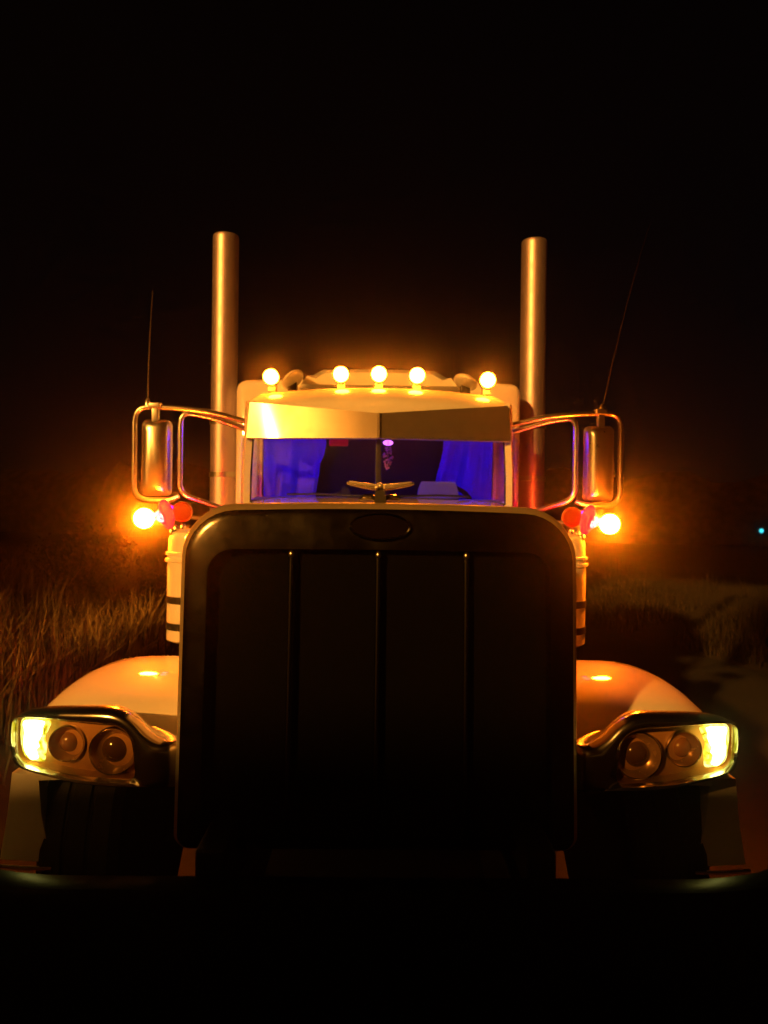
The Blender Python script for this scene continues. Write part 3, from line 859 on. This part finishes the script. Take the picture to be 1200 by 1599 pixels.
# distant teal lamp on a post, far right
p = at(1193, 829, 34)
zg = -.30
lp = thing('lamp_post', (p.x, p.y, zg), 'small lit teal lamp on a post far away at right', 'lamp')
mb = MB(); mb.tube([(0, 0, 0), (0, 0, p.z - zg - .1)], .04, 10); o = mb.build('post', M['lamppost'], lp); o.location = (0, 0, 0)
mb = MB(); mb.box(-.12, .12, -.02, .1, p.z - zg - .12, p.z - zg + .14, .02); o = mb.build('housing', M['dark'], lp); o.location = (0, 0, 0)
mb = MB(); mb.lathe([(.10, 0), (.095, -.03), (.06, -.05), (.005, -.06)], (0, -.022, p.z - zg), 'Y', 20); o = mb.build('lens', M['teal'], lp); o.location = (0, 0, 0)

# ------------------------------------------------------------------ added light blockers, and haze for the glow of the lamps
# unseen light blockers added as trees and a hedge behind the photographer: the light reaches the truck through the gap between them
p_dir = Vector((math.cos(az), -math.sin(az), 0)); s_dir = Vector((-math.sin(az), -math.cos(az), 0))
def spot(q_, dist): return Vector((0, 3.5, 0)) + s_dir * dist + p_dir * q_
def lumps(c, hw, dp, z0, z1, top, seed, n_=44, m_=26):
    mb = MB(); rings = []
    for j in range(m_ + 1):
        t_ = j / m_; z = z0 + (z1 - z0) * t_
        k_ = min(1, (t_ / .02) ** .5 if t_ > 0 else .05) * (max(0.02, 1 - t_ ** top) ** .5)
        row = []
        for i in range(n_):
            a = 2 * PI * i / n_; ca, sa = math.cos(a), math.sin(a)
            rr_ = 1 / (abs(ca) ** 3 + abs(sa) ** 3) ** (1 / 3) * k_
            v = p_dir * (ca * rr_ * hw) + s_dir * (sa * rr_ * dp)
            nz = 1 + .10 * mnoise.noise(Vector((ca * 3 + seed, sa * 3, z * .8))) + .07 * mnoise.noise(Vector((ca * 9 + seed, sa * 9, z * 2.2)))
            row.append((v.x * nz, v.y * nz, z + .12 * mnoise.noise(Vector((ca * 4, sa * 4 + seed, z)))))
        rings.append(row)
    return mb.loft(rings, True, True, True)
for i, (q_, dist, hw, dp, z0, z1, tq, lab) in enumerate((
        (-12.2, 12.5, 7.0, 2.5, .3, 38, -12.6, 'added light-blocking broad tree left of the gap behind the photographer'),
        (8.0, 12.5, 5.9, 2.5, .3, 38, 8.0, 'added light-blocking broad tree right of the gap behind the photographer'),
        (-7.6, 15.0, 4.2, 2.5, 8.2, 38, -8.2, 'added light-blocking tall tree overhanging the left of the gap'),
        (-.2, 15.0, 4.4, 2.5, 10.8, 38, 3.0, 'added light-blocking tall tree overhanging the right of the gap'),
        (4.3, 15.0, 3.1, 2.5, 6.9, 38, 5.4, 'added light-blocking tall tree closing the gap on its right'),
        (2.85, 16.5, 2.35, 1.0, 7.2, 38, 4.6, 'added light-blocking slender tree just behind the one closing the gap'),
        (-24.0, 12.5, 6.4, 2.5, .3, 38, -24.0, 'added light-blocking tree second to the left of the gap'),
        (-36.0, 12.5, 6.4, 2.5, .3, 38, -36.0, 'added light-blocking tree farthest to the left of the gap'))):
    c = spot(q_, dist); c.z = verge_z(c.x, c.y) if c.x > -24 else -.3
    tr = thing('blocker_tree', c, lab, 'blocker_tree', 'light blockers added behind the photographer')
    o = lumps(c, hw, dp, z0, z1, 16, i * 3.1).build('crown', M['leaf'], tr); o.location = (0, 0, 0)
    tx = p_dir * (tq - q_)
    o = MB().tube([(tx.x, tx.y, -.4), (tx.x, tx.y, z0 + .8), (tx.x * .5, tx.y * .5, z0 + 3)], [.3, .24, .18], 10).build('trunk', M['bark'], tr); o.location = (0, 0, 0)
c = spot(-1.0, 12.0)
hd = thing('blocker_hedge', c, 'added light-blocking long hedge on the verge behind the photographer', 'blocker_hedge')  # unseen, added so its top edge keeps light off bumper and road
hmb = lumps(c, 9.0, 1.3, -.3, 4.7, 14, 20.0, 110, 22)
hmb.v = [(x, y, z * (1 + .068 * max(-1.5, min(3, Vector((x, y, 0)).dot(p_dir) - 1.0))) if z > 0 else z) for x, y, z in hmb.v]
o = hmb.build('foliage', M['leaf'], hd); o.location = (0, 0, 0)
mb = MB(); mb.box(-95, 95, -30, 62, -1.4, 39.5)
hz = bpy.data.materials.new('lamp_glow_haze'); hz.use_nodes = True  # haze added to give the lamps their lens bloom
t = hz.node_tree; t.nodes.clear()
o_ = t.nodes.new('ShaderNodeOutputMaterial'); pv = t.nodes.new('ShaderNodeVolumePrincipled')
pv.inputs['Color'].default_value = (0.9, 0.9, 0.9, 1)
pv.inputs['Density'].default_value = 0.0064
pv.inputs['Anisotropy'].default_value = 0.97
t.links.new(pv.outputs[0], o_.inputs['Volume'])
tag(mb.build('haze', hz, smooth=False), 'thin haze added around the truck for the glow of its lamps', 'haze', kind='stuff')
